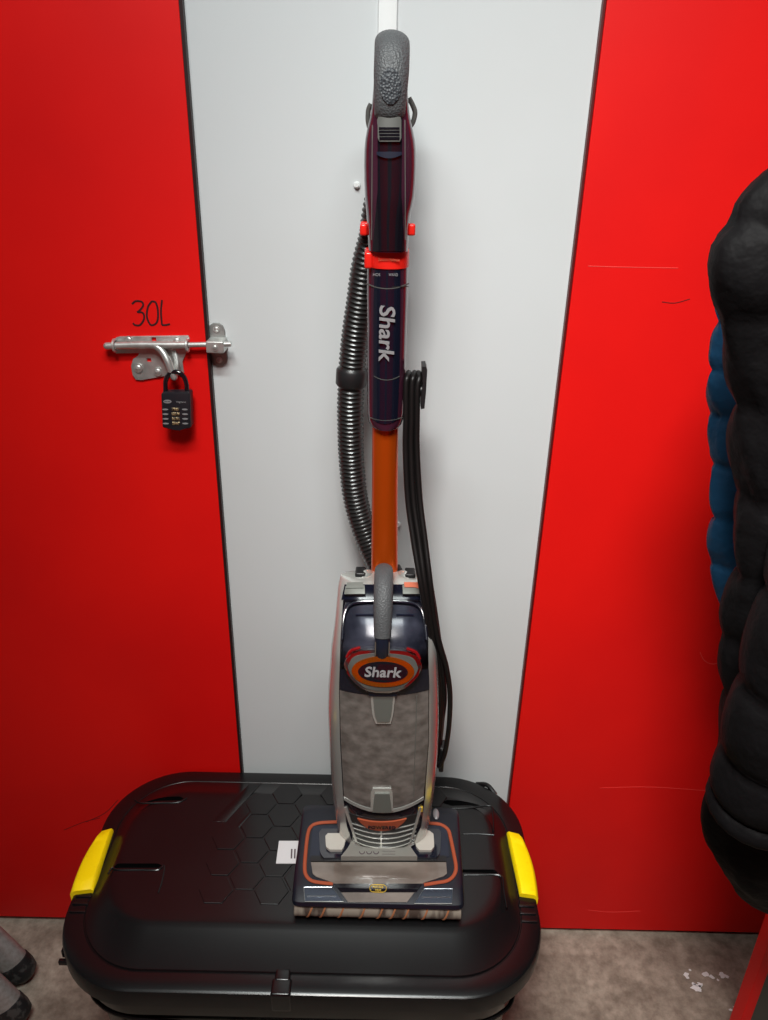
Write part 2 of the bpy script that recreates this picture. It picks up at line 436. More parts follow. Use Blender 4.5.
# honeycomb pads
b = newbm()
R_ = .0285
cols = 0
for k in range(0, 10):
    X0 = -.262+.0455*k
    for j in range(-1, 5):
        Y0 = .868+.0525*j+(0.02625 if k % 2 else 0)
        if Y0 > 1.08 or Y0 < .85 or (k == 0 and j not in (0, 1, 2)) or (k == 1 and j > 3) or X0 > .13: continue
        hx = [(R_*math.cos(a*PI/3), R_*math.sin(a*PI/3)) for a in range(6)]
        prism(b, hx, (X0, Y0, .4905), (1, 0, 0), (0, 1, 0), (0, 0, 1), 0, .0021, .0011)
pieces('honeycomb_pad', b, M['bin'], SB, ang=20)
# diagonal rib left of the honeycomb, front flange joints
b = newbm()
lp = [aZ(x, y, .4914) for x, y in ((216, 848), (258, 803), (262, 803), (222, 848))]
prism(b, [(p.x, p.y) for p in lp], (0, 0, .4905), (1, 0, 0), (0, 1, 0), (0, 0, 1), 0, .0018, .0006)
lp = [aZ(x, y, .4914) for x, y in ((212, 822), (250, 783), (262, 783), (226, 822))]
prism(b, [(p.x, p.y) for p in lp], (0, 0, .4905), (1, 0, 0), (0, 1, 0), (0, 0, 1), 0, .0012, .0005)
box(b, (-.137, .7235, .452), (.030, .026, .040), bev=.004)
box(b, (-.137, .742, .4665), (.024, .020, .012), bev=.004)
for s, xx in ((-1, -.483), (1, .250)):
    for k in range(3): box(b, (xx, .868-k*.014, .4695), (.026, .004, .004), bev=.001)
pieces('lid_rib', b, M['bin'], SB)
# yellow clips over the left and right rim
def clip(pts, sgn):
    b = newbm(); q = [aZ(x, y, .478) for x, y in pts]
    # arched top plate
    n = 10; rings = []
    (i0, i1, o1, o0) = q     # inner-back, inner-front, outer-front, outer-back
    for k in range(n+1):
        t = k/n; pi = i0.lerp(i1, t); po = o0.lerp(o1, t)
        bow = .006*math.sin(PI*t); dx = V((sgn*bow, 0, 0))
        e = .004 if k in (0, n) else 0
        pi2 = pi+V((-sgn*.000, 0, 0)); w = (po-pi)
        rings.append([pi2+V((0, 0, -.016)), pi2+V((0, 0, .000-e)), pi2+w*.12+V((0, 0, .004-e)), pi2+w*.85+dx+V((0, 0, .003-e)), po+dx+V((0, 0, -.001-e)),
                      po+dx+V((sgn*.003, 0, -.008)), po+dx+V((sgn*.002, 0, -.052)), po+dx+V((-sgn*.004, 0, -.052)), po+dx+V((-sgn*.006, 0, -.016))])
    loft(b, rings); 
    c = finish('clip', b, M['yel'], SB, ang=45); lab(c, 'bright yellow clip'); return c
clip([(113, 828), (93, 889), (71, 891), (100, 831)], -1)
clip([(507, 831), (520, 893), (537, 895), (521, 834)], 1)
# tub under the lid
def tring(i, z, r=.12): return outline(-.49+i, .257-i, .722+i, 1.135-i*.6, r, z)
b = newbm()
loft(b, [tring(.055, .0, .08), tring(.048, .004, .085), tring(.040, .06, .09), tring(.028, .30, .10), tring(.024, .375, .105), tring(.012, .38, .112), tring(.010, .40, .113), tring(.010, .431, .113)])
finish('tub', b, M['bin'], SB, ang=35)
b = newbm()
for k in range(7): 
    xx = -.42+k*.10
    if abs(k-3) < 1: continue
    prism(b, [(-.012, 0), (.012, 0), (.009, .26), (-.009, .26)], (xx, .757, .07), (1, 0, 0), (0, -.045, 1), (0, -1, 0), -.003, .004, .002)
P = cr([(-.46, .80, .372), (-.44, .765, .36), (-.36, .745, .35), (-.1, .742, .345), (.13, .745, .35), (.21, .765, .36), (.23, .80, .372)], 8)
tube(b, P, .0035, 8)
pieces('tub_rib', b, M['bin'], SB)
# hinge brackets hanging at the rim (left front, right back)
def bracket(px, py, z, sgn):
    p = aZ(px, py, z); b = newbm()
    box(b, p+V((sgn*.004, 0, .0)), (.030, .007, .009), bev=.002); box(b, p+V((-sgn*.010, .012, .006)), (.007, .030, .016), bev=.002)
    box(b, p+V((sgn*.012, .018, .010)), (.007, .026, .016), bev=.002); box(b, p+V((0, .030, .016)), (.030, .007, .012), bev=.002)
    lab(finish('rim_bracket', b, M['bin'], SB), 'hollow bracket under the rim')
bracket(71, 962, .432, -1)
p = aZ(487, 789, .462); b = newbm(); P = cr([p+V((-.02, .012, 0)), p+V((0, .004, .006)), p+V((.015, -.014, 0))], 6); tube(b, P, .0045, 8); finish('rim_handle', b, M['bin'], SB)
# white paper label stuck to the lid
b = newbm(); q = [aZ(x, y, .4935) for x, y in ((279, 841), (300, 841), (297, 863.5), (276, 863.5))]
prism(b, [(p.x, p.y) for p in q], (0, 0, 0), (1, 0, 0), (0, 1, 0), (0, 0, 1), .4925, .4940)
pl = lab(finish('paper_label', b, M['paper'], SB), 'white paper label with short dark bars')
b = newbm()
for xa in (291, 294.2):
    q = [aZ(x, y, .494) for x, y in ((xa, 849), (xa+1.6, 849), (xa+1.2, 858.5), (xa-.4, 858.5))]
    prism(b, [(p.x, p.y) for p in q], (0, 0, 0), (1, 0, 0), (0, 1, 0), (0, 0, 1), .4939, .4943)
pieces('printed_bar', b, M['ink'], pl)

# ------------------------------------------------------------------ vacuum cleaner
VC = thing('vacuum_cleaner', 'upright vacuum cleaner with orange tube and maroon handle, standing on the black box lid', 'vacuum cleaner', (.004, .92, .4935))
# floor head ---------------------------------------------------------------
prof = [(.8225, .519), (.8175, .5225), (.8155, .5260), (.8185, .5315), (.838, .5385), (.858, .5430), (.875, .5445), (.93, .546), (.985, .546), (1.003, .543), (1.010, .535), (1.012, .515), (1.008, .4975), (.99, .496), (.85, .496), (.843, .500), (.838, .515)]
hl, hr = -.1315, .1395
def hring(x, s):
    cy, cz = .92, .520
    return [V((x + (.0 if p[0] < .9 else (p[0]-.9)*.03*(1 if x > 0 else -.0)), cy+(p[0]-cy)*s, cz+(p[1]-cz)*(.35+.65*s if s > .9 else s))) for p in prof]
b = newbm(); rg = []
for x, s in ((hl, .90), (hl+.001, .93), (hl+.003, .965), (hl+.006, .985), (hl+.010, .996), (hl+.016, 1)): rg.append(hring(x, s))
for k in range(1, 24): rg.append(hring(hl+.016+(hr-hl-.032)*k/24, 1))
for x, s in ((hr-.016, 1), (hr-.010, .996), (hr-.006, .985), (hr-.003, .965), (hr-.001, .93), (hr, .90)): rg.append(hring(x, s))
loft(b, rg); ht = bvh_of(b); head = finish('floor_head', b, M['navyd'], VC, ang=40)
def hp(name, rows, m, nu=14, nv=6, t=.002, parent=None, tree=None, **k):
    b = newbm(); patch(b, tree or ht, rows, nu, nv, t, **k); return finish(name, b, m, parent or VC, ang=50)
# orange outline
P = []
for x, y in [(333, 884), (322, 883), (312, 881), (306.5, 876), (304.8, 868), (306, 850), (308, 834), (311, 827), (318, 823.5), (330, 822.5), (350, 822), (400, 822.5), (430, 823.5), (441, 825), (448, 830), (450.5, 838), (454, 855), (456, 868), (453.5, 876), (447, 881), (436, 883), (424, 885)]:
    p, n = hit2(ht, x, y); P.append(p+n*.0008)
b = newbm(); P = cr(P, 4); tube(b, P, [(.0018, .0031)]*len(P), 8, up=(0, 0, 1)); finish('orange_trim', b, M['orangep'], head)
hp('hood_panel', [(826, 313, 447, 0), (857, 310, 449, 0)], M['navys'], t=.0008, parent=head)
hp('brush_window', [(863, 311, 446, 0), (876, 313, 447, 0), (884, 335, 421, 0), (902.5, 348, 407, 0)], M['window'], nv=14, t=.0022, parent=head)
hp('window_band', [(884.5, 334, 422, 0), (893, 341, 416, 0)], M['gloss'], t=.0030, parent=head)
hp('window_slot', [(857, 311, 446, 0), (862.5, 311, 446, 0)], M['blk'], t=.0035, nv=3, parent=head)
p, n = hit(ht, 378, 889.5); up = V((0, 1, 0))-n*n.y; up.normalize(); rt = up.cross(n)
b = newbm(); ring = [p+n*.0036+rt*x+up*y for x, y in rrect(.026, .0115, .0055, 6)]; ring.append(ring[0]); tube(b, ring, .0007, 6)
bg = finish('badge', b, M['gold'], head)
b = words('ANTI HAIR', p+n*.0031+up*.0022, rt, up, .017, .0032, .0007, .02); finish('badge_text', b, M['gold'], bg)
b = words('WRAP', p+n*.0031-up*.0025, rt, up, .010, .003, .0007, .02); finish('badge_text', b, M['gold'], bg)
for rows in ([(888, 304, 332, 0), (895, 304.5, 338, 0), (902, 305, 343.5, 0)], [(889.5, 424, 452.5, 0), (896, 419, 452.5, 0), (904, 414.5, 452, 0)]):
    h_ = hp('headlight', rows, M['led'], t=.0012, parent=head)
    b = newbm(); xa, xb = rows[1][1]+2, rows[1][2]-2
    pa, n_ = hit(ht, xa, rows[1][0]+1.5); pb, n_ = hit(ht, xb, rows[1][0]+1.5); tube(b, [pa+n_*.002, pb+n_*.002], .0014, 8)
    finish('light_bar', b, M['chrome'], h_)
    hp('lens', rows, M['lens'], t=.0042, parent=h_, down=-.0036)
    b = newbm(); o4 = []
    for yy, i in ((rows[0][0], 0), (rows[2][0], 2)):
        for xx in ((rows[i][1], rows[i][2]) if i == 0 else (rows[i][2], rows[i][1])):
            q, nn = hit(ht, xx, yy); o4.append(q+nn*.0024)
    o4.append(o4[0]); tube(b, o4, .0007, 6); finish('lens_frame', b, M['silver'], h_)
# soft roller showing under the front edge
b = newbm(); tube(b, [(hl+.004, .8265, .5098), (hr-.005, .8265, .5098)], .0128, 24); rol = finish('brush_roller', b, M['roller'], VC)
b = newbm()
for k in range(9):
    x0 = hl+.02+k*.0262+.006*math.sin(k*5); P = [(x0+.014*t/10, .8265+.0129*math.cos(PI*1.5-PI*.9*t/10), .5098+.0129*math.sin(PI*1.5-PI*.9*t/10)) for t in range(11)]
    tube(b, P, .0016, 6)
pieces('roller_stripe', b, M['tuft'], rol)
for sx in (hl+.012, hr-.012):
    b = newbm(); cyl(b, (sx-.005, .955, .5045), (sx+.005, .955, .5045), .011, 20); finish('wheel', b, M['blk'], VC)
b = newbm(); p, n = hit(ht, 436, 814.5); sph(b, p+n*.001, .0075, (.75, 1.6, .45)); finish('release_button', b, M['mark'], head)
# yoke between head and body
hp('yoke_surround', [(832, 322, 438, 0), (836, 319, 441, 0), (856, 320, 440, 0), (861, 324, 436, 0)], M['navy'], t=.008, nv=8)
hp('yoke_pad', [(838.5, 328, 345, 0), (841, 325.5, 346.5, 0), (852, 326, 344, 0), (855, 330, 342, 0)], M['silverm'], t=.013)
hp('yoke_pad', [(836, 414, 429, 0), (839, 412.5, 433, 0), (852, 416, 434, 0), (855.5, 419, 431, 0)], M['silverm'], t=.013)
yk = hp('yoke_bridge', [(838, 354, 405, 0), (852, 349, 410, 0), (862, 341, 417, 0)], M['silvery'], t=.0135)
b = newbm(); 
p, n = hit(ht, 372, 853.0)
yn = V((0, 0, 1))
for k, xx in enumerate((362, 369, 376)):
    q, n = hit(ht, xx, 857.5); q = q+n*.0142
    P = [q+V((.0042*math.cos(PI+PI*t/8), .0045*math.sin(PI+PI*t/8)*1.0, 0)) for t in range(9)]; tube(b, P, .0007, 6)
for yy in (857, 860):
    q, n = hit(ht, 382, yy); q2, _ = hit(ht, 395, yy); tube(b, [q+n*.0140, q2+n*.0140], .0003, 5)
pieces('yoke_marking', b, M['ink'], yk)
b = newbm(); tube(b, [(.008, .962, .540), (.008, .962, .60)], [(.038, .03), (.034, .028)], 24, up=(1, 0, 0)); finish('neck', b, M['blk'], VC)

# body ------------------------------------------------------------------------
sil = []      # z -> x left, x right from the two edges of the body seen on its middle plane
for y, xl, xr in ((577, 350, 419), (580, 344, 424), (586, 340, 430), (596, 337, 434), (620, 335, 436.5), (640, 332, 437.5), (680, 329, 438.5), (700, 328.5, 438.5), (740, 330, 437.5), (770, 332, 435), (800, 335, 431), (825, 339, 427), (840, 344, 423), (850, 352, 416)):
    a, c = aY(xl, y, .958), aY(xr, y, .958); sil.append(((a.z+c.z)/2, a.x, c.x))
sil.sort()
dep = [(.530, .925, .985), (.542, .910, .995), (.56, .902, 1.0), (.60, .896, 1.004), (.65, .891, 1.006), (.75, .888, 1.008), (.90, .888, 1.010), (.93, .890, 1.012), (.950, .897, 1.014), (.970, .912, 1.016), (.985, .930, 1.018), (1.0, .950, 1.02), (1.010, .962, 1.02), (1.017, .975, 1.016), (1.020, .985, 1.005)]
def bring(z, grow=0, n=56, ex=2.7, lim=None):
    xl, xr = lerpk(sil, z); yf, yb = lerpk(dep, z); cx, cy = (xl+xr)/2, (yf+yb)/2; a, c = (xr-xl)/2+grow, (yb-yf)/2+grow
    o = []
    for k in range(n):
        t = 2*PI*k/n; ct, st = math.cos(t), math.sin(t)
        o.append(V((cx+a*math.copysign(abs(ct)**(2/ex), ct), cy+c*math.copysign(abs(st)**(2/ex), st), z)))
    return o
b = newbm(); zs = [.5465, .549, .553, .56]+[.57+.012*k for k in range(35)]+[.985, .99, .995, 1.0, 1.004, 1.008, 1.011, 1.014, 1.017, 1.0195]
zs = sorted(set(zs)); loft(b, [bring(z, n=96) for z in zs])
bt = bvh_of(b); body = finish('body_shell', b, M['silver'], VC, ang=60)
def bp(name, rows, m, nu=20, nv=12, t=.002, parent=None, **k):
    b = newbm(); patch(b, bt, rows, nu, nv, t, **k); return finish(name, b, m, parent or VC, ang=50)
bp('cup_surround', [(600, 343.5, 425.5, 0), (640, 341, 427.5, 0), (690, 339.5, 428.5, 0), (740, 340.5, 428.5, 2), (796, 343.5, 424.5, 8), (825, 347, 421, 8), (840, 352, 415, 9)], M['gloss'], nv=34, t=.0012)
cup = bp('dust_cup', [(689, 341, 427, 5), (740, 342, 427, 5), (795, 345, 422.5, 12)], M['dust'], nv=20, t=.0034)
b = newbm()     # seam of the cup front
for x0, y0, x1, y1 in ((416, 694, 413, 795),):
    P = []
    for k in range(12):
        p, n = hit(bt, x0+(x1-x0)*k/11, y0+(y1-y0)*k/11); P.append(p+n*.0036)
    tube(b, P, .0006, 6)
finish('cup_seam', b, M['latchm'], cup)
# navy band under the badge and dome
bp('navy_band', [(668, 342, 427, 0), (688, 341.5, 427.5, 6)], M['navy'], nv=8, t=.0042)
bp('cup_inside', [(603, 346, 424, 0), (612, 344, 425.5, 0), (668, 343.5, 426, 0)], M['dustd'], nv=14, t=.0022)
b = newbm(); patch(b, bt, [(601, 352, 418, 0), (604, 347, 422, 0), (612, 344, 425, 0), (640, 342.5, 426.5, 0), (669, 342.5, 426.5, 0)], 24, 20, .004, down=-.003, bulge=.008); dome = lab(finish('clear_dome', b, M['clear'], VC, ang=60), 'clear navy tinted dome of the dust cup')
b = newbm(); P = []
for x, y in [(345, 640), (346, 622), (348, 612), (353, 606), (362, 604), (383, 603.5), (404, 604), (414, 606), (420, 612), (422.5, 622), (424, 640)]:
    p, n = hit(bt, x, y); P.append(p+n*.0085)
P = cr(P, 5); tube(b, P, [(.0012, .0022)]*len(P), 8, up=(0, -1, 0)); finish('dome_rim', b, M['navy'], dome)
b = newbm()     # inner shelf seen through the dome
for x0, x1 in ((356, 374), (396, 413)):
    pa, n = hit(bt, x0, 616); pb, n = hit(bt, x1, 616); tube(b, [pa+n*.0045, pb+n*.0045], .0016, 8)
pieces('inner_shelf', b, M['navys'], dome)
# top deck
bp('top_deck', [(585, 345, 429, 0), (600, 342, 430, 0)], M['navy'], nv=6, t=.0018)
for rows, m_, nm in (([(588.5, 347.5, 365, 0), (596, 346.5, 365.5, 0)], M['latchm'], 'grey latch'), ([(588.5, 402, 420, 0), (596, 402.5, 421, 0)], M['latcho'], 'orange latch')):
    l_ = bp('cup_latch', rows, M['latchm'], nu=8, nv=4, t=.010); lab(l_, nm)
    r2 = [(rows[0][0]-2.5, rows[0][1]+1.5, rows[0][2]-1.5, 0), (rows[1][0]-5, rows[1][1]+1.5, rows[1][2]-1.5, 0)]
    bp('latch_top', r2, m_, nu=8, nv=3, t=.0115, parent=l_, down=-.008)
b = newbm()
for s in (-1, 1):
    X0 = .004+s*.036
    P = cr([(X0, .985, 1.004), (X0-s*.008, .995, 1.022), (X0-s*.017, 1.005, 1.012), (X0-s*.019, .985, .998)], 6); tube(b, P, [(.004, .0065)]*len(P), 8, up=(0, 1, 0))
pieces('tube_bracket', b, M['silver'], VC)
b = newbm()
for s in (-1, 1): box(b, (.004+s*.037, 1.00, 1.018), (.016, .022, .016), bev=.003)
pieces('latch_block', b, M['blk'], VC)
# carry handle
HX = aY(383, 610, .93).x
P = cr([(HX, .8865, .985), (HX, .891, 1.0), (HX, .898, 1.018), (HX, .908, 1.034), (HX, .921, 1.045), (HX, .940, 1.050), (HX, .962, 1.046), (HX, .985, 1.034), (HX, 1.0, 1.015)], 5)
b = newbm(); tube(b, P, [(.0118+.0016*min(1, k/12), .0105) for k in range(len(P))], 24, up=(1, 0, 0)); ch = lab(finish('carry_handle', b, M['rub'], VC, ang=60), 'grey rubber carry handle')
b = newbm(); tube(b, [(HX, .893, .948), (HX, .887, .962), (HX, .885, .975), (HX, .8868, .989)], [(.0105, .009)]*4, 24, up=(1, 0, 0)); hb = finish('handle_root', b, M['navys'], ch)
b = newbm()
for s in (-1, 1): tube(b, [(HX+s*.0095, .8815, .958), (HX+s*.0095, .8775, .983)], .0011, 8)
pieces('handle_line', b, M['chrome'], hb)
# chrome badge plate with the brand oval
def bpt(x, y, off):
    p, n = hit(bt, x, y); return p+n*off
bc, bn = hit(bt, 383, 668); bn = V((0, -math.cos(.22), math.sin(.22))); bu = V((0, math.sin(.22), math.cos(.22))); br = V((1, 0, 0))
bcc = bc+bn*.007
K = .00147      # metres per pixel across the plate
KY = .00182
sh = [(-36, 8), (-33, 13), (-26, 16), (-12, 17.5), (12, 17.5), (26, 16), (33, 13), (36, 8), (38, 3), (33, -5), (24, -13), (13, -19), (-13, -19), (-24, -13), (-33, -5), (-38, 3)]
shp = [(x*K, y*KY) for x, y in sh]
for p_ in range(1):      # round the corners
    shp = [q for a_, c_ in zip(shp, shp[1:]+shp[:1]) for q in ((a_[0]*.75+c_[0]*.25, a_[1]*.75+c_[1]*.25), (a_[0]*.25+c_[0]*.75, a_[1]*.25+c_[1]*.75))]
b = newbm(); prism(b, shp, bcc, br, bu, bn, -.018, .003, .0022); pl_ = finish('badge_plate', b, M['chrome'], VC)
b = newbm(); prism(b, [(x*.90, y*.86-.001) for x, y in shp], bcc, br, bu, bn, .0026, .0036, .0004); finish('badge_inlay', b, M['switch'], pl_)
ov = [(.0445*math.cos(2*PI*k/48), .0232*math.sin(2*PI*k/48)-.0005) for k in range(48)]
b = newbm(); prism(b, ov, bcc, br, bu, bn, .0035, .0052, .0010); oo = finish('orange_oval', b, M['orangeb'], pl_)
b = newbm(); prism(b, [(x*.79, (y+.0005)*.68-.0005) for x, y in ov], bcc, br, bu, bn, .0051, .0060, .0004); finish('black_oval', b, M['gloss'], pl_)
b = words('Shark', bcc+bn*.0060-bu*.0003, br, bu, .052, .0155, .0007, .02, .12); finish('brand_name', b, M['mark'], pl_)
b = newbm()    # red reflections at the chrome plate's corners, put in as coloured bars
for s in (-1, 1): 
    P = [bcc+br*(s*K*x)+bu*(KY*y)+bn*.0005 for x, y in ((35, 10), (31, 15.5), (22, 18.5))]; tube(b, cr(P, 4), .0024, 8)
pieces('badge_reflection', b, M['redd'], pl_)
# latches on the cup
bp('cup_clip', [(690, 370.5, 395.5, 0), (712, 372.5, 393, 0), (721, 376, 390.5, 0)], M['silver'], nu=10, nv=8, t=.0065, parent=cup)
bp('cup_clip_face', [(690, 373, 393, 0), (712, 375, 391, 0), (718.5, 377.5, 389, 0)], M['latchm'], nu=10, nv=8, t=.0080, parent=cup)
bp('cup_clip_top', [(686.5, 369, 397, 0), (692, 370, 396, 0)], M['navys'], nu=10, nv=3, t=.0095, parent=cup)
bp('cup_clip', [(785.5, 373, 391, 0), (789, 371, 392.5, 0), (808, 371, 393, 0)], M['silver'], nu=10, nv=6, t=.0065, parent=cup)
bp('cup_clip_face', [(789.5, 375, 389.5, 0), (808, 373, 391.5, 0)], M['latchm'], nu=10, nv=6, t=.0090, parent=cup)
bp('cup_hem', [(795, 345, 422.5, 13), (798, 345, 422.3, 13)], M['silver'], nu=24, nv=2, t=.0042, parent=cup)
# vents
vf = bp('vent_panel', [(812, 349, 419, 6), (838, 355, 413, 9), (842, 358, 410, 9)], M['blk'], nu=24, nv=10, t=.0020)
for k in range(6):
    y = 821.5+4.3*k; e = .5*k
    bp('vent_rib', [(y, 351+e*1.4, 417-e*1.4, 6+.45*k), (y+.8, 351.5+e*1.4, 416.5-e*1.4, 6+.45*k)], M['silver'], nu=24, nv=1, t=.0027, parent=vf)
bp('vent_post', [(828, 380.6, 381.8, 0), (849, 380.6, 381.8, 0)], M['silver'], nu=1, nv=6, t=.0038, parent=vf)
bp('vent_frame', [(806, 345, 347.5, 0), (840, 356, 358, 0)], M['silver'], nu=2, nv=8, t=.0040, parent=vf); bp('vent_frame', [(806, 419, 421, 0), (840, 409, 411, 0)], M['silver'], nu=2, nv=8, t=.0040, parent=vf)
pt_ = bp('name_plate', [(816.5, 358, 406, 3.5), (820, 360.5, 403.5, 3.5), (825.5, 367, 397, 3)], M['redp'] if 0 else M['orangep'], nu=18, nv=5, t=.0046, parent=VC)
p, n = hit(bt, 382, 824.3); up_ = (V((0, 0, 1))-n*n.z).normalized()
b = words('POWERED', p+n*.0056, (1, 0, 0), up_, .044, .0070, .0008, .012); finish('plate_text', b, M['navy'], pt_)
b = newbm(); p, n = hit(bt, 420, 808); box(b, p+n*.002, (.007, .004, .010), bev=.001); finish('warning_sticker', b, M['gold'], VC)
# cord post at the lower right of the body
pc = aY(436, 746, .985); b = newbm(); box(b, pc+V((.004, 0, 0)), (.030, .022, .010), bev=.003); box(b, pc+V((.010, -.001, -.022)), (.008, .022, .05), bev=.003)
finish('cord_post', b, M['blk'], VC)

# tube, wand, handle -------------------------------------------------------------
def stack(bm, rows, yc, d, n=40, ex=2.2, dd=None):
    rg = []
    for y, xl, xr in rows:
        a, c = aY(xl, y, yc), aY(xr, y, yc); h = (c.x-a.x)/2; cx = (a.x+c.x)/2; z = (a.z+c.z)/2
        k = d if not dd else lerpk(dd, y)[0]
        o = []
        for i in range(n):
            t = 2*PI*i/n; ct, st = math.cos(t), math.sin(t)
            o.append(V((cx+h*math.copysign(abs(ct)**(2/ex), ct), yc+k*math.copysign(abs(st)**(2/ex), st), z)))
        rg.append(o)
    loft(bm, rg)
def dens(rows, m=4):
    out = []
    for a, c in zip(rows, rows[1:]):
        for k in range(m): out.append(tuple(x+(y-x)*k/m for x, y in zip(a, c)))
    return out+[rows[-1]]
YT = 1.02
b = newbm(); stack(b, dens([(598, 371.5, 398.5), (560, 371.3, 397.8), (500, 371.8, 397.8), (420, 372.2, 398.4)]), YT, .0185); lab(finish('tube', b, M['orange'], VC), 'orange anodised metal tube')
b = newbm(); stack(b, [(425, 374, 397), (424, 371, 400), (421.5, 369, 402), (417, 367.8, 403.4), (410, 367.5, 404.3), (400, 367.3, 404.8), (370, 367, 405.5), (330, 367, 406.7), (300, 366.7, 407.7), (285, 366.6, 408), (262, 366.8, 408.4)], YT-.002, .026)
wt = bvh_of(b); wand = finish('wand', b, M['maroon'], VC, ang=50)
def sp(name, tree, rows, m, parent, nu=12, nv=16, t=.0012, **k):
    b = newbm(); patch(b, tree, rows, nu, nv, t, **k); return finish(name, b, m, parent, ang=50)
sp('wand_band', wt, [(270, 375, 400, 0), (300, 374, 400, 0), (375, 374, 399, 4), (419, 373.5, 397, 5)], M['navy'], wand)
sp('wand_ring', wt, [(283, 367, 408, 5), (284, 367, 408, 5)], M['switch'], wand, nu=24, nv=1, t=.0014)
sp('wand_ring', wt, [(286, 392, 408, 0), (287, 392, 408, 0)], M['blk'], wand, nu=10, nv=1, t=.0014)
sp('wand_seam', wt, [(375.5, 374.5, 399, 4), (376.1, 374.5, 399, 4)], M['switch'], wand, nu=14, nv=1, t=.0017)
sp('wand_seam', wt, [(417, 369.5, 402, 3), (417.5, 369.5, 402, 3)], M['switch'], wand, nu=14, nv=1, t=.0014)
p, n = hit(wt, 386.5, 333.5)
b = words('Shark', V((p.x+.0005, p.y-.0030, p.z)), (0, 0, -1), (1, 0, 0), .072, .0205, .0008, .018, .1); finish('brand_name', b, M['mark'], wand)
for s_, x_ in (('HOSE', 378), ('WAND', 393)):
    p, n = hit(wt, x_, 274.5); b = words(s_, p+n*.0015, (1, 0, 0) if x_ > 384 else (1, -.1, 0), (0, 0, 1), .0115, .0034, .0004); finish('small_text', b, M['mark'], wand)
# red collar
b = newbm(); stack(b, [(266, 366.5, 408.6), (264.5, 365, 409.3), (250, 364.6, 409.3), (248, 366, 408.8)], YT-.002, .0285); ct_ = bvh_of(b); col = lab(finish('collar', b, M['redp'], VC), 'red release collar')
p, n = hit(ct_, 389, 259.5); b = words('Suction Release', p+n*.0008, (1, 0, 0), (0, 0, 1), .026, .0034, .0004); finish('small_text', b, M['latcho'], col)
b = newbm(); q = aY(368.5, 260, .999); box(b, q, (.010, .012, .020), bev=.003); finish('collar_tab', b, M['redp'], col)
# handle housing
rows = [(250, 368.5, 408), (240, 368, 408.5), (228, 367.3, 409), (215, 366.5, 410.5), (205, 365.6, 413), (195, 364.8, 414.8), (180, 364.2, 415.8), (165, 364, 416.2), (150, 364.4, 416), (140, 365.2, 415), (130, 367, 413), (122, 369, 411.2), (114, 370.8, 409.6), (105, 372, 408.6), (95, 372.8, 408), (85, 373.5, 407.6), (72, 374.4, 407.2), (62, 376, 406.5)]
b = newbm(); stack(b, dens(rows, 3), 1.008, .03, n=56, ex=2.3, dd=[(62, .013), (100, .017), (140, .026), (200, .031), (254, .027)]); gt = bvh_of(b); hs = finish('handle_housing', b, M['maroon'], VC, ang=50)
hs_b = sp('control_strip', gt, [(112, 379, 402, 0), (125, 378, 402, 0), (190, 378, 401, 0), (215, 376, 402, 0), (251, 373, 404, 0)], M['gloss'], hs, nv=24)
sp('handle_line', gt, [(125, 372.3, 372.8, 0), (240, 371.5, 372.0, 0)], M['latchm'], hs, nu=1, nv=24, t=.0007); sp('handle_line', gt, [(120, 404.5, 405.0, 0), (240, 405.0, 405.5, 0)], M['latchm'], hs, nu=1, nv=24, t=.0007)
sw = sp('power_switch', gt, [(118, 380, 399, 0), (120, 379, 400, 0), (140, 379, 400, 0), (142, 380.5, 399, 0)], M['switch'], hs, t=.0050, nv=8)
for k in range(4): sp('switch_rib', gt, [(128.5+3.2*k, 380.5, 398.5, 0), (130.6+3.2*k, 380.5, 398.5, 0)], M['gloss'], sw, nv=1, t=.0058)
sp('switch_shelf', gt, [(152, 377.5, 400.5, 0), (155, 378, 400.5, 3.5)], M['navys'], hs, nv=2, t=.0042)
for x_ in (363.6, 411.6):
    b = newbm(); q = aY(x_, 229.5, 1.01); box(b, q, (.009, .012, .014), bev=.003); finish('side_button', b, M['redp'], hs)
# rubber grip loop
GX = aY(391, 60, 1.0).x
P = cr([(p_[0], p_[1], p_[2]-.0155) for p_ in [(GX-.001, 1.000, 1.648), (GX, .990, 1.655), (GX+.0005, .988, 1.680), (GX+.001, .994, 1.703), (GX+.001, 1.008, 1.718), (GX+.001, 1.030, 1.724), (GX+.001, 1.055, 1.718), (GX+.001, 1.075, 1.700), (GX, 1.085, 1.672), (GX, 1.083, 1.64), (GX, 1.070, 1.60), (GX, 1.045, 1.56), (GX, 1.02, 1.53)]], 6)
b = newbm(); rr = [((.0172 + .0028*min(1, max(0, (p.z-1.625)/.05)), .0125)) for p in P]
tube(b, P, rr, 28, up=(1, 0, 0)); grt = bvh_of(b); gp = lab(finish('grip', b, M['rub'], VC, ang=60), 'grey rubber grip loop')
tr = []
for k in range(9):
    a = -1+2*k/8; y = 86+18*a; w = 10.2*math.sqrt(max(.05, 1-a*a)); tr.append((y, 390.5-w, 390.5+w, 0))
sp('thumb_pad', grt, tr, M['rubd'], gp, nv=16, t=.0016)
# swivel clips either side behind the housing
b = newbm()
for pts in ([(409, 98), (413, 106), (415, 113), (413, 122), (409, 128)], [(371, 104), (368.5, 110), (368, 120), (369.5, 128)]):
    P = cr([aY(x, y, 1.035) for x, y in pts], 6); tube(b, P, [(.003, .008)]*len(P), 10, up=(1, 0, 0))
pieces('hose_clip', b, M['switch'], VC)
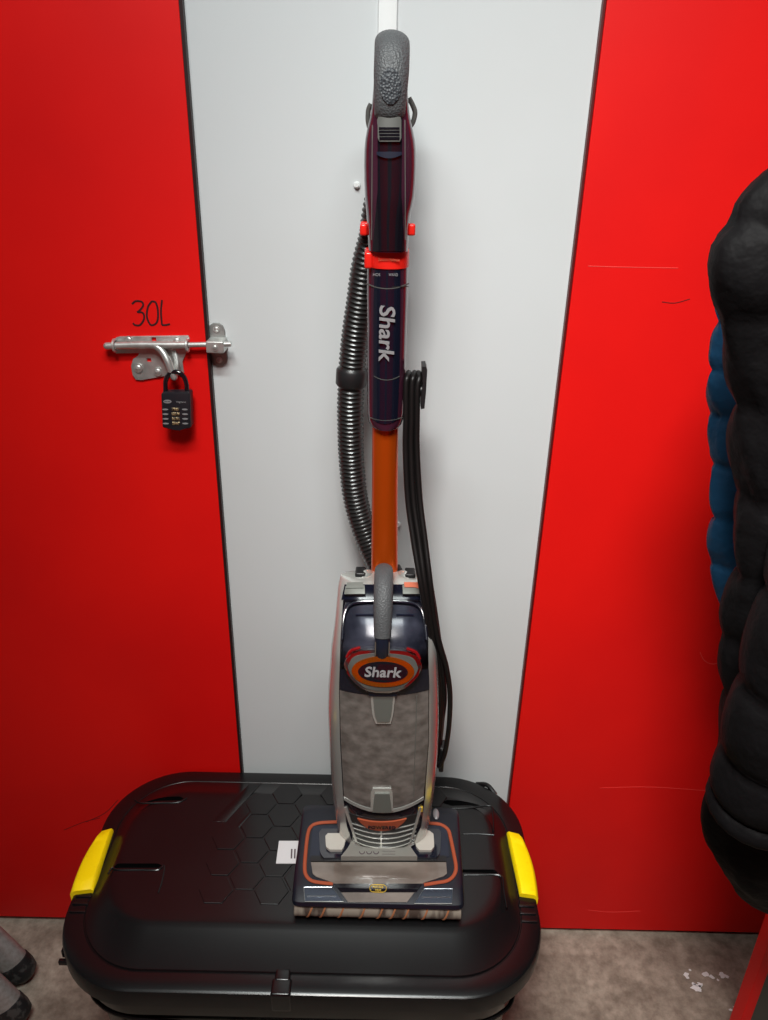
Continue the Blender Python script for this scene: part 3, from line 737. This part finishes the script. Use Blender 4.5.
# hose ---------------------------------------------------------------------------
hk = [(368+9, 196, 1.045), (374, 214, 1.052), (372, 235, 1.058), (366, 262, 1.064), (360.5, 300, 1.070), (356, 330, 1.074), (352.5, 362, 1.078), (350.5, 400, 1.080), (350.5, 430, 1.082), (351.5, 460, 1.084), (355, 495, 1.082), (361, 520, 1.078), (370, 545, 1.070), (381, 570, 1.058), (386, 592, 1.048)]
P0 = cr([aY(*k) for k in hk], 10)
L = [0]
for a, c in zip(P0, P0[1:]): L.append(L[-1]+(c-a).length)
def along(s):
    for i in range(1, len(L)):
        if s <= L[i]: return P0[i-1].lerp(P0[i], (s-L[i-1])/(L[i]-L[i-1]))
    return P0[-1]
RN = 92; per = 6; P = []; rr = []
for k in range(RN*per+1):
    s = L[-1]*k/(RN*per); ph = (k % per)/per; P.append(along(s))
    base = .0135+.0045*min(1, s/.10); rr.append(base+.0005+.0014*(1 if k % per == 0 else (.35 if k % per in (1, 5) else -.3)))
b = newbm(); tube(b, P, rr, 20); hose = finish('hose', b, M['hose'], VC, ang=70)
s0 = None
for i in range(len(P)):
    if abs((P[i]-aY(352, 379, 1.079)).z) < .004: s0 = i; break
q = P[s0]; tdir = (P[s0+3]-P[s0-3]).normalized()
b = newbm(); tube(b, [q-tdir*.013, q-tdir*.010, q+tdir*.010, q+tdir*.013], [.0205, .0225, .0225, .0205], 24); finish('hose_band', b, M['blk'], hose)
p = aY(366, 228, 1.04); b = newbm(); box(b, p, (.014, .02, .016), bev=.003); finish('hose_tab', b, M['redp'], hose)
b = newbm(); P = cr([aY(398, 566, 1.03), aY(401, 571, 1.02), aY(404, 576, 1.01)], 4); tube(b, P, .0035, 8); finish('hose_wire', b, M['blk'], VC)
# cord hook -----------------------------------------------------------------------
YH = 1.015
b = newbm(); q = aY(402, 392, YH); cyl(b, q, aY(424, 390, YH), .0085, 20)
oc = [(x, y) for x, y in ((421.5, 364), (425.5, 363.5), (426.8, 367), (425.5, 390), (424, 405), (420.5, 405.5), (421, 392), (422.5, 380))]
o3 = [aY(x, y, YH) for x, y in oc]
prism(b, [(p.x, p.z) for p in o3], (0, 0, 0), (1, 0, 0), (0, 0, 1), (0, 1, 0), YH-.016, YH+.016, .0012)
finish('cord_hook', b, M['blk'], VC)
# cord: loops over the hook running down to the lower post ----------------------------------
front = [[(407.5, 377), (406, 386), (406, 420), (405.5, 450), (408, 500), (413.5, 540), (421, 585), (427, 620), (431.5, 655), (436, 695), (435.5, 720), (434, 742)],
         [(413.5, 377), (412, 386), (411.5, 420), (411, 450), (413.5, 500), (419, 540), (425, 585), (430.5, 620), (435, 655), (439, 695), (438.5, 720), (436.5, 742)],
         [(419.5, 377.5), (417.5, 388), (417, 420), (417, 450), (420, 500), (425, 540), (430.5, 585), (434.5, 620), (440, 645), (446.5, 668), (450, 695), (449, 725), (445, 752)]]
YS = [(377, 1.008), (392, 1.000), (440, .995), (520, .970), (575, .930), (640, .922), (690, .945), (740, .965)]
b = newbm()
for k, fr in enumerate(front):
    F_ = [aY(x, y, lerpk(YS, y)[0]+.001*k) for x, y in fr]
    fb = fr if k < 2 else front[1]
    B_ = [aY(x+(3.5 if k == 2 else 2)+(2 if 560 < y < 700 else 0), y, lerpk(YS, y)[0]+lerpk([(400, .034), (540, .016), (600, .007), (700, .010), (740, .02)], y)[0]) for x, y in fb]
    bot = (F_[-1]+B_[-1])/2+V((-.004, 0, -.026-.004*k))
    top = (F_[0]+B_[0])/2+V((0, 0, .006))
    F2 = [top]+F_+[bot+V((0, -.010, .003)), bot]; B2 = [top]+B_+[bot+V((0, .010, .003)), bot]
    for Q in (F2, B2): tube(b, cr(Q, 6), .0041, 10)
    if k < 2: tube(b, cr([p+V((.004, .005, -.002)) for p in F2[1:-1]], 6), .0040, 10)
pieces('cord_strand', b, M['cord'], VC, ang=60)

# ------------------------------------------------------------------ sliding bolt, keeper, padlock
Yp = WF-.003
def flat(pts, yy): return [(aY(x, y, yy).x, aY(x, y, yy).z) for x, y in pts]
BB = thing('sliding_bolt', 'zinc sliding bolt screwed to the red door under the 30L marking', 'bolt', aY(150, 350, WF))
b = newbm(); prism(b, flat([(116, 337.5), (120, 336.5), (188, 335.5), (189.5, 338), (189, 346), (186, 353), (182, 361), (184, 373), (181, 375), (164, 376), (141, 380), (136, 380), (132.5, 375), (131, 366), (133, 359), (139, 355.5), (140, 352.5), (116, 353.5), (113, 350), (112, 343)], Yp), (0, 0, 0), (1, 0, 0), (0, 0, 1), (0, -1, 0), -WF+.0002, -Yp+.0005, .0008)
plate = finish('bolt_plate', b, M['steel'], BB)
cut = newbm()
for x, y in ((154, 339.2), (149, 360)): q = aY(x, y, Yp); box(cut, q, (.007, .03, .006))
boolean(plate, cut)
b = newbm(); yr = WF-.013
P = cr([aY(*k) for k in ((107, 346, yr), (120, 345.5, yr), (150, 345, yr), (158, 347.5, yr-.001), (164, 354, yr-.004), (168, 362, yr-.007), (171, 370, yr-.008), (174, 377, yr-.008))], 6); tube(b, P, .0055, 14)
sph(b, P[0], .0055); sph(b, P[-1], .0055)
P = [aY(150, 345, yr), aY(186, 345, yr)]; tube(b, P, .0055, 14); P = [aY(184, 345, yr), aY(231, 344, yr)]; tube(b, P, .0040, 14)
finish('bolt_rod', b, M['steel'], BB)
b = newbm()
for x in (114.5, 187.5):
    q = aY(x, 345.5, yr); P = [q+V((0, .0085*math.cos(a)*1.0, .0085*math.sin(a))) for a in [PI*2*k/20 for k in range(21)]]; tube(b, P, .0022, 6, up=(1, 0, 0))
P = cr([aY(*k) for k in ((173, 350, WF-.004), (176, 360, WF-.012), (176, 370, WF-.017), (175, 378, WF-.010), (174, 374, WF-.004))], 6); tube(b, P, [(.0022, .0042)]*len(P), 8, up=(0, 1, 0))
pieces('bolt_guide', b, M['steel'], BB)
for x, y in ((129, 340), (177, 341), (138.5, 368), (158, 371.5)):
    q = aY(x, y, WF-.004); b = newbm(); cyl(b, q, q+V((0, -.002, 0)), .0066, 18); sph(b, q+V((0, -.001, 0)), .0055, (1, .5, 1)); box(b, q+V((0, -.0036, 0)), (.006, .001, .0012)); finish('screw', b, M['steel'], BB)
KB = thing('bolt_keeper', 'small steel keeper on the white panel receiving the sliding bolt', 'bolt keeper', aY(217, 345, WF+.012))
yk_ = WF+.012
b = newbm(); prism(b, flat([(208, 331), (209, 326), (213, 323), (219, 323), (223, 326), (225, 331), (226, 345), (228, 357), (227, 362), (223, 366), (218, 367), (213, 364), (211, 358), (210, 345)], WF+.01), (0, 0, 0), (1, 0, 0), (0, 0, 1), (0, -1, 0), -yk_+.0002, -yk_+.0028, .0008); finish('keeper_plate', b, M['steeld'], KB)
b = newbm(); q = aY(216.5, 345.5, WF-.008); box(b, V((q.x, WF-.004, q.z)), (.0265, .034, .0175), bev=.002); finish('keeper_staple', b, M['steel'], KB)
for x, y, yy in ((216.5, 329, WF+.009), (219.5, 360, WF+.009), (215, 347.5, WF-.0205)):
    q = aY(x, y, yy); b = newbm(); cyl(b, q+V((0, .001, 0)), q+V((0, -.0016, 0)), .005, 16); sph(b, q+V((0, -.001, 0)), .004, (1, .5, 1)); finish('screw', b, M['steel'], KB)
# padlock
yf = WF-.034
PD = thing('padlock', 'black combination padlock hanging from the sliding bolt', 'padlock', aY(177, 427, WF-.02))
b = newbm(); prism(b, flat([(161, 394.5), (162, 393), (188.5, 392.5), (190, 394), (191, 427), (189.5, 428.5), (179, 429.5), (177, 431), (174, 430), (163.5, 428), (162.3, 426.5)], yf), (0, 0, 0), (1, 0, 0), (0, 0, 1), (0, -1, 0), -yf-.018, -yf, .0018)
pb = finish('lock_body', b, M['lock'], PD)
b = newbm(); ym = yf+.011
P = cr([aY(x, y, ym) for x, y in ((165.5, 396), (165.5, 388), (165.7, 381), (168, 375.5), (172, 372.5), (176, 371.8), (180, 373), (184, 377), (186.3, 383), (187, 389), (187, 396))], 6); tube(b, P, .0037, 12); finish('shackle', b, M['gloss'], PD)
def face(px, py): return aY(px, py, yf-.0001)
b = newbm()
for i in range(4):
    for x_ in (165.3, 184.8):
        q = face(x_+.35*i*.5, 409.4+4.7*i); prism(b, ell(.0046, .0013, 16), q, (1, 0, 0), (0, 0, 1), (0, -1, 0), 0, .0005)
pieces('printed_mark', b, M['mark'], pb)
b = newbm(); q = face(167.5, 401.5); prism(b, ell(.0062, .0028, 24), q, (1, 0, 0), (0, 0, 1), (0, -1, 0), 0, .0006); lg = finish('logo', b, M['mark'], pb)
b = words('SQUIRE', q+V((0, -.0006, 0)), (1, 0, 0), (0, 0, 1), .009, .0018, .0003); finish('logo_text', b, M['lock'], lg)
b = words('Vigilant', face(181, 402.2), (1, 0, 0), (0, 0, 1), .0150, .0036, .0005); finish('printed_name', b, M['mark'], pb)
for i in range(4):
    q = face(175.6+.2*i, 409.4+4.7*i); b = newbm(); cyl(b, q+V((-.0058, .0022, 0)), q+V((.0058, .0022, 0)), .0036, 16)
    w = finish('dial_wheel', b, M['brass'], pb)

# ------------------------------------------------------------------ open door leaf at right with two jackets
lx = aY(737, 1020, .90).x
b = newbm(); box(b, (lx+.009, .905, 1.18), (.018, .030, 2.34), bev=.001); lf = struct('door_5', b, M['red'])
b = newbm(); box(b, (lx+.018+.33, .9085, 1.18), (.66, .022, 2.34), bev=.001); finish('leaf_face', b, M['leaf'], lf)
def puffer(name, label, left, yc, xc, seams, hd, m, ztop, amp=.13):
    """left = [(z, x)] silhouette; quilted ring loft"""
    T = thing(name, label, 'jacket', (xc, yc, left[0][0]))
    b = newbm(); rg = []; n = 64
    z0, z1 = left[0][0], left[-1][0]; N = 110
    for k in range(N+1):
        z = z0+(z1-z0)*k/N; xl = lerpk(left, z)[0]; hw = xc-xl
        # distance to nearest seam -> puff
        lo = max([s for s in seams if s <= z], default=z0-.05); hi = min([s for s in seams if s > z], default=z1+.05)
        f = (z-lo)/(hi-lo); puff = (math.sin(PI*min(max(f, 0), 1)))**.55
        d = lerpk(hd, z)[0]
        o = []
        for i in range(n):
            t = 2*PI*i/n; w = (puff-1)*amp*.075*(1+.3*math.sin(5*t+z*31)); wr = .0035*math.sin(17*t+40*z+3*math.sin(9*z))*(1-puff*.6)+.004*math.sin(7*t-23*z)
            ct, st = math.cos(t), math.sin(t)
            ex = 2.3
            o.append(V((xc+(hw+w+wr)*math.copysign(abs(ct)**(2/ex), ct), yc+(d+w+wr)*math.copysign(abs(st)**(2/ex), st), z)))
        rg.append(o)
    loft(b, rg); finish('jacket_body', b, m, T, ang=80); return T
def zx(pts, y): return sorted([(aY(px, py, y).z, aY(px, py, y).x) for px, py in pts])
yj = .70
L1 = zx([(768, 909), (752, 899), (735, 889), (722, 877), (715, 870), (709, 856), (706, 842), (706, 825), (709, 800), (714, 770), (717.5, 750), (719, 720), (721, 690), (723, 650), (725, 620), (729, 600), (731, 570), (733, 530), (733, 480), (733, 420), (733, 400), (731, 370), (727, 345), (722, 325), (716, 310), (711, 290), (707.5, 268), (708, 245), (713, 232), (723, 218), (731, 205), (745, 188), (757, 173), (768, 157), (790, 140), (830, 128)], yj)
sm = [aY(735, y, yj).z for y in (870, 788, 700, 640, 570, 495, 404, 315, 222, 160)]
J1 = puffer('puffer_jacket', 'black quilted puffer jacket hanging in front at the right edge', L1, yj, .66, sorted(sm), [(L1[0][0], .03), (L1[0][0]+.08, .075), (1.2, .085), (1.5, .08), (L1[-1][0], .035)], M['coat'], 1.6)
# right-hand and left-hand sleeves, collar and hood of the black jacket
for s in (-1, 1):
    b = newbm(); pts = [(.66+s*.13, yj+.02, 1.55), (.66+s*.19, yj-.02, 1.47), (.66+s*.235, yj-.065, 1.30), (.66+s*.24, yj-.07, 1.12), (.66+s*.235, yj-.065, .98), (.66+s*.23, yj-.06, .93)]
    P = cr(pts, 18); rr = []
    for k, p in enumerate(P): rr.append(.058*min(1, .35+k/14)*(1-.16*(1-abs(math.sin(k*PI/11))**.5)) if k < len(P)-4 else .040)
    tube(b, P, rr, 24); finish('sleeve', b, M['coat'], J1, ang=80)
b = newbm(); P = [(.66+.085*math.cos(t), yj+.055*math.sin(t)*1.0, 1.635) for t in [2*PI*k/24 for k in range(25)]]; tube(b, P, [(.032, .02)]*25, 12, up=(0, 0, 1)); finish('collar', b, M['coat'], J1, ang=80)
yb_ = .835
L2 = zx([(728, 628), (726, 622), (722, 618), (719, 600), (715, 580), (711, 566), (712.5, 560), (710.5, 548), (709.5, 530), (708.8, 519), (710, 514), (709, 500), (708.5, 480), (708, 467), (710, 463), (707, 455), (706.5, 435), (707, 420), (709.5, 414), (708, 400), (708, 378), (709.5, 366), (715, 350), (716, 325), (717, 305), (720, 280), (735, 250), (760, 200), (800, 180)], yb_)
sm2 = [aY(712, y, yb_).z for y in (615, 565, 516, 465, 417, 370, 322, 272, 225)]
J2 = puffer('puffer_jacket', 'dark blue quilted puffer jacket mostly hidden behind the black one', L2, yb_, .70, sorted(sm2), [(L2[0][0], .025), (L2[0][0]+.05, .040), (1.5, .042), (L2[-1][0], .02)], M['coatb'], 1.6, .10)
b = newbm(); P = cr([(.70, .896, 1.74), (.70, .86, 1.735), (.70, .80, 1.72), (.70, .70, 1.715), (.70, .655, 1.73), (.70, .645, 1.76)], 6); tube(b, P, .005, 10)
box(b, (.70, .894, 1.74), (.03, .006, .09), bev=.002); hk_ = tag(finish('coat_hook', b, M['hook'], origin=(.70, .896, 1.74)), 'steel coat hook on the open door leaf holding the jackets', 'hook')
for J, yy, zz in ((J1, yj, L1[-1][0]), (J2, yb_, L2[-1][0])):
    b = newbm(); P = cr([(.68, yy, zz-.01), (.69, yy, 1.70), (.70, yy, 1.732), (.71, yy, 1.70), (.72, yy, zz-.01)], 6); tube(b, P, .0035, 8); finish('hanging_loop', b, J.children[0].data.materials[0], J)

# ------------------------------------------------------------------ stepladder feet at the left edge
SL = thing('folded_stepladder', 'aluminium stepladder with black rubber feet at the left edge of the floor', 'stepladder', (-.80, .85, 0))
for px, py in ((17, 966), (11, 1008)):
    f_ = aZ(px, py, .04); f_.z = .040; ax = V((-.52, .10, .85)).normalized()
    b = newbm(); ds = (0, .01, .03, .06, .10, .16, .24, .5, 1.1); wd = (.032, .033, .033, .032, .030, .028, .027, .027, .027)
    tube(b, [f_+ax*d for d in ds], [(w_, w_*.72) for w_ in wd], 28, up=(1, 0, 0)); leg = finish('rail', b, M['alu'], SL, ang=60)
    b = newbm(); tube(b, [f_+ax*.016, f_+ax*.014, f_-ax*.006, f_-ax*.022, f_-ax*.034], [(.031, .022), (.035, .026), (.0355, .027), (.032, .025), (.018, .015)], 28, up=(1, 0, 0)); finish('rubber_foot', b, M['foot'], leg, ang=60)

# white drips on the concrete
b = newbm()
for x, y, r in ((706, 974, .006), (712, 977, .004), (722, 975, .006), (727, 977, .003), (697, 988, .009), (700, 985, .005), (694, 984, .003), (686, 975, .005), (688, 978, .003), (736, 1008, .004), (731, 1010, .003), (690, 970, .002), (718, 980, .002), (735, 1014, .003)):
    p = aZ(x, y, .0)
    o = []
    for k in range(12):
        a = 2*PI*k/12; q = 1.3*r*(.6+.7*random.random()); o.append((q*math.cos(a), q*.8*math.sin(a)))
    prism(b, o, p, (1, 0, 0), (0, 1, 0), (0, 0, 1), -.0005, .0008)
o = finish('paint_drips', b, M['paint'], origin=aZ(706, 980, 0)); tag(o, 'white dried paint drips on the concrete floor at lower right', 'paint spots'); o['kind'] = 'stuff'

# ------------------------------------------------------------------ world and exposure
w = bpy.data.worlds.new('world'); bpy.context.scene.world = w; w.use_nodes = True
w.node_tree.nodes['Background'].inputs[0].default_value = (.8, .85, 1, 1); w.node_tree.nodes['Background'].inputs[1].default_value = .05
vs = bpy.context.scene.view_settings
vs.view_transform = 'Standard'; vs.look = 'None'; vs.gamma = 1; vs.use_curve_mapping = False; vs.exposure = 0.0
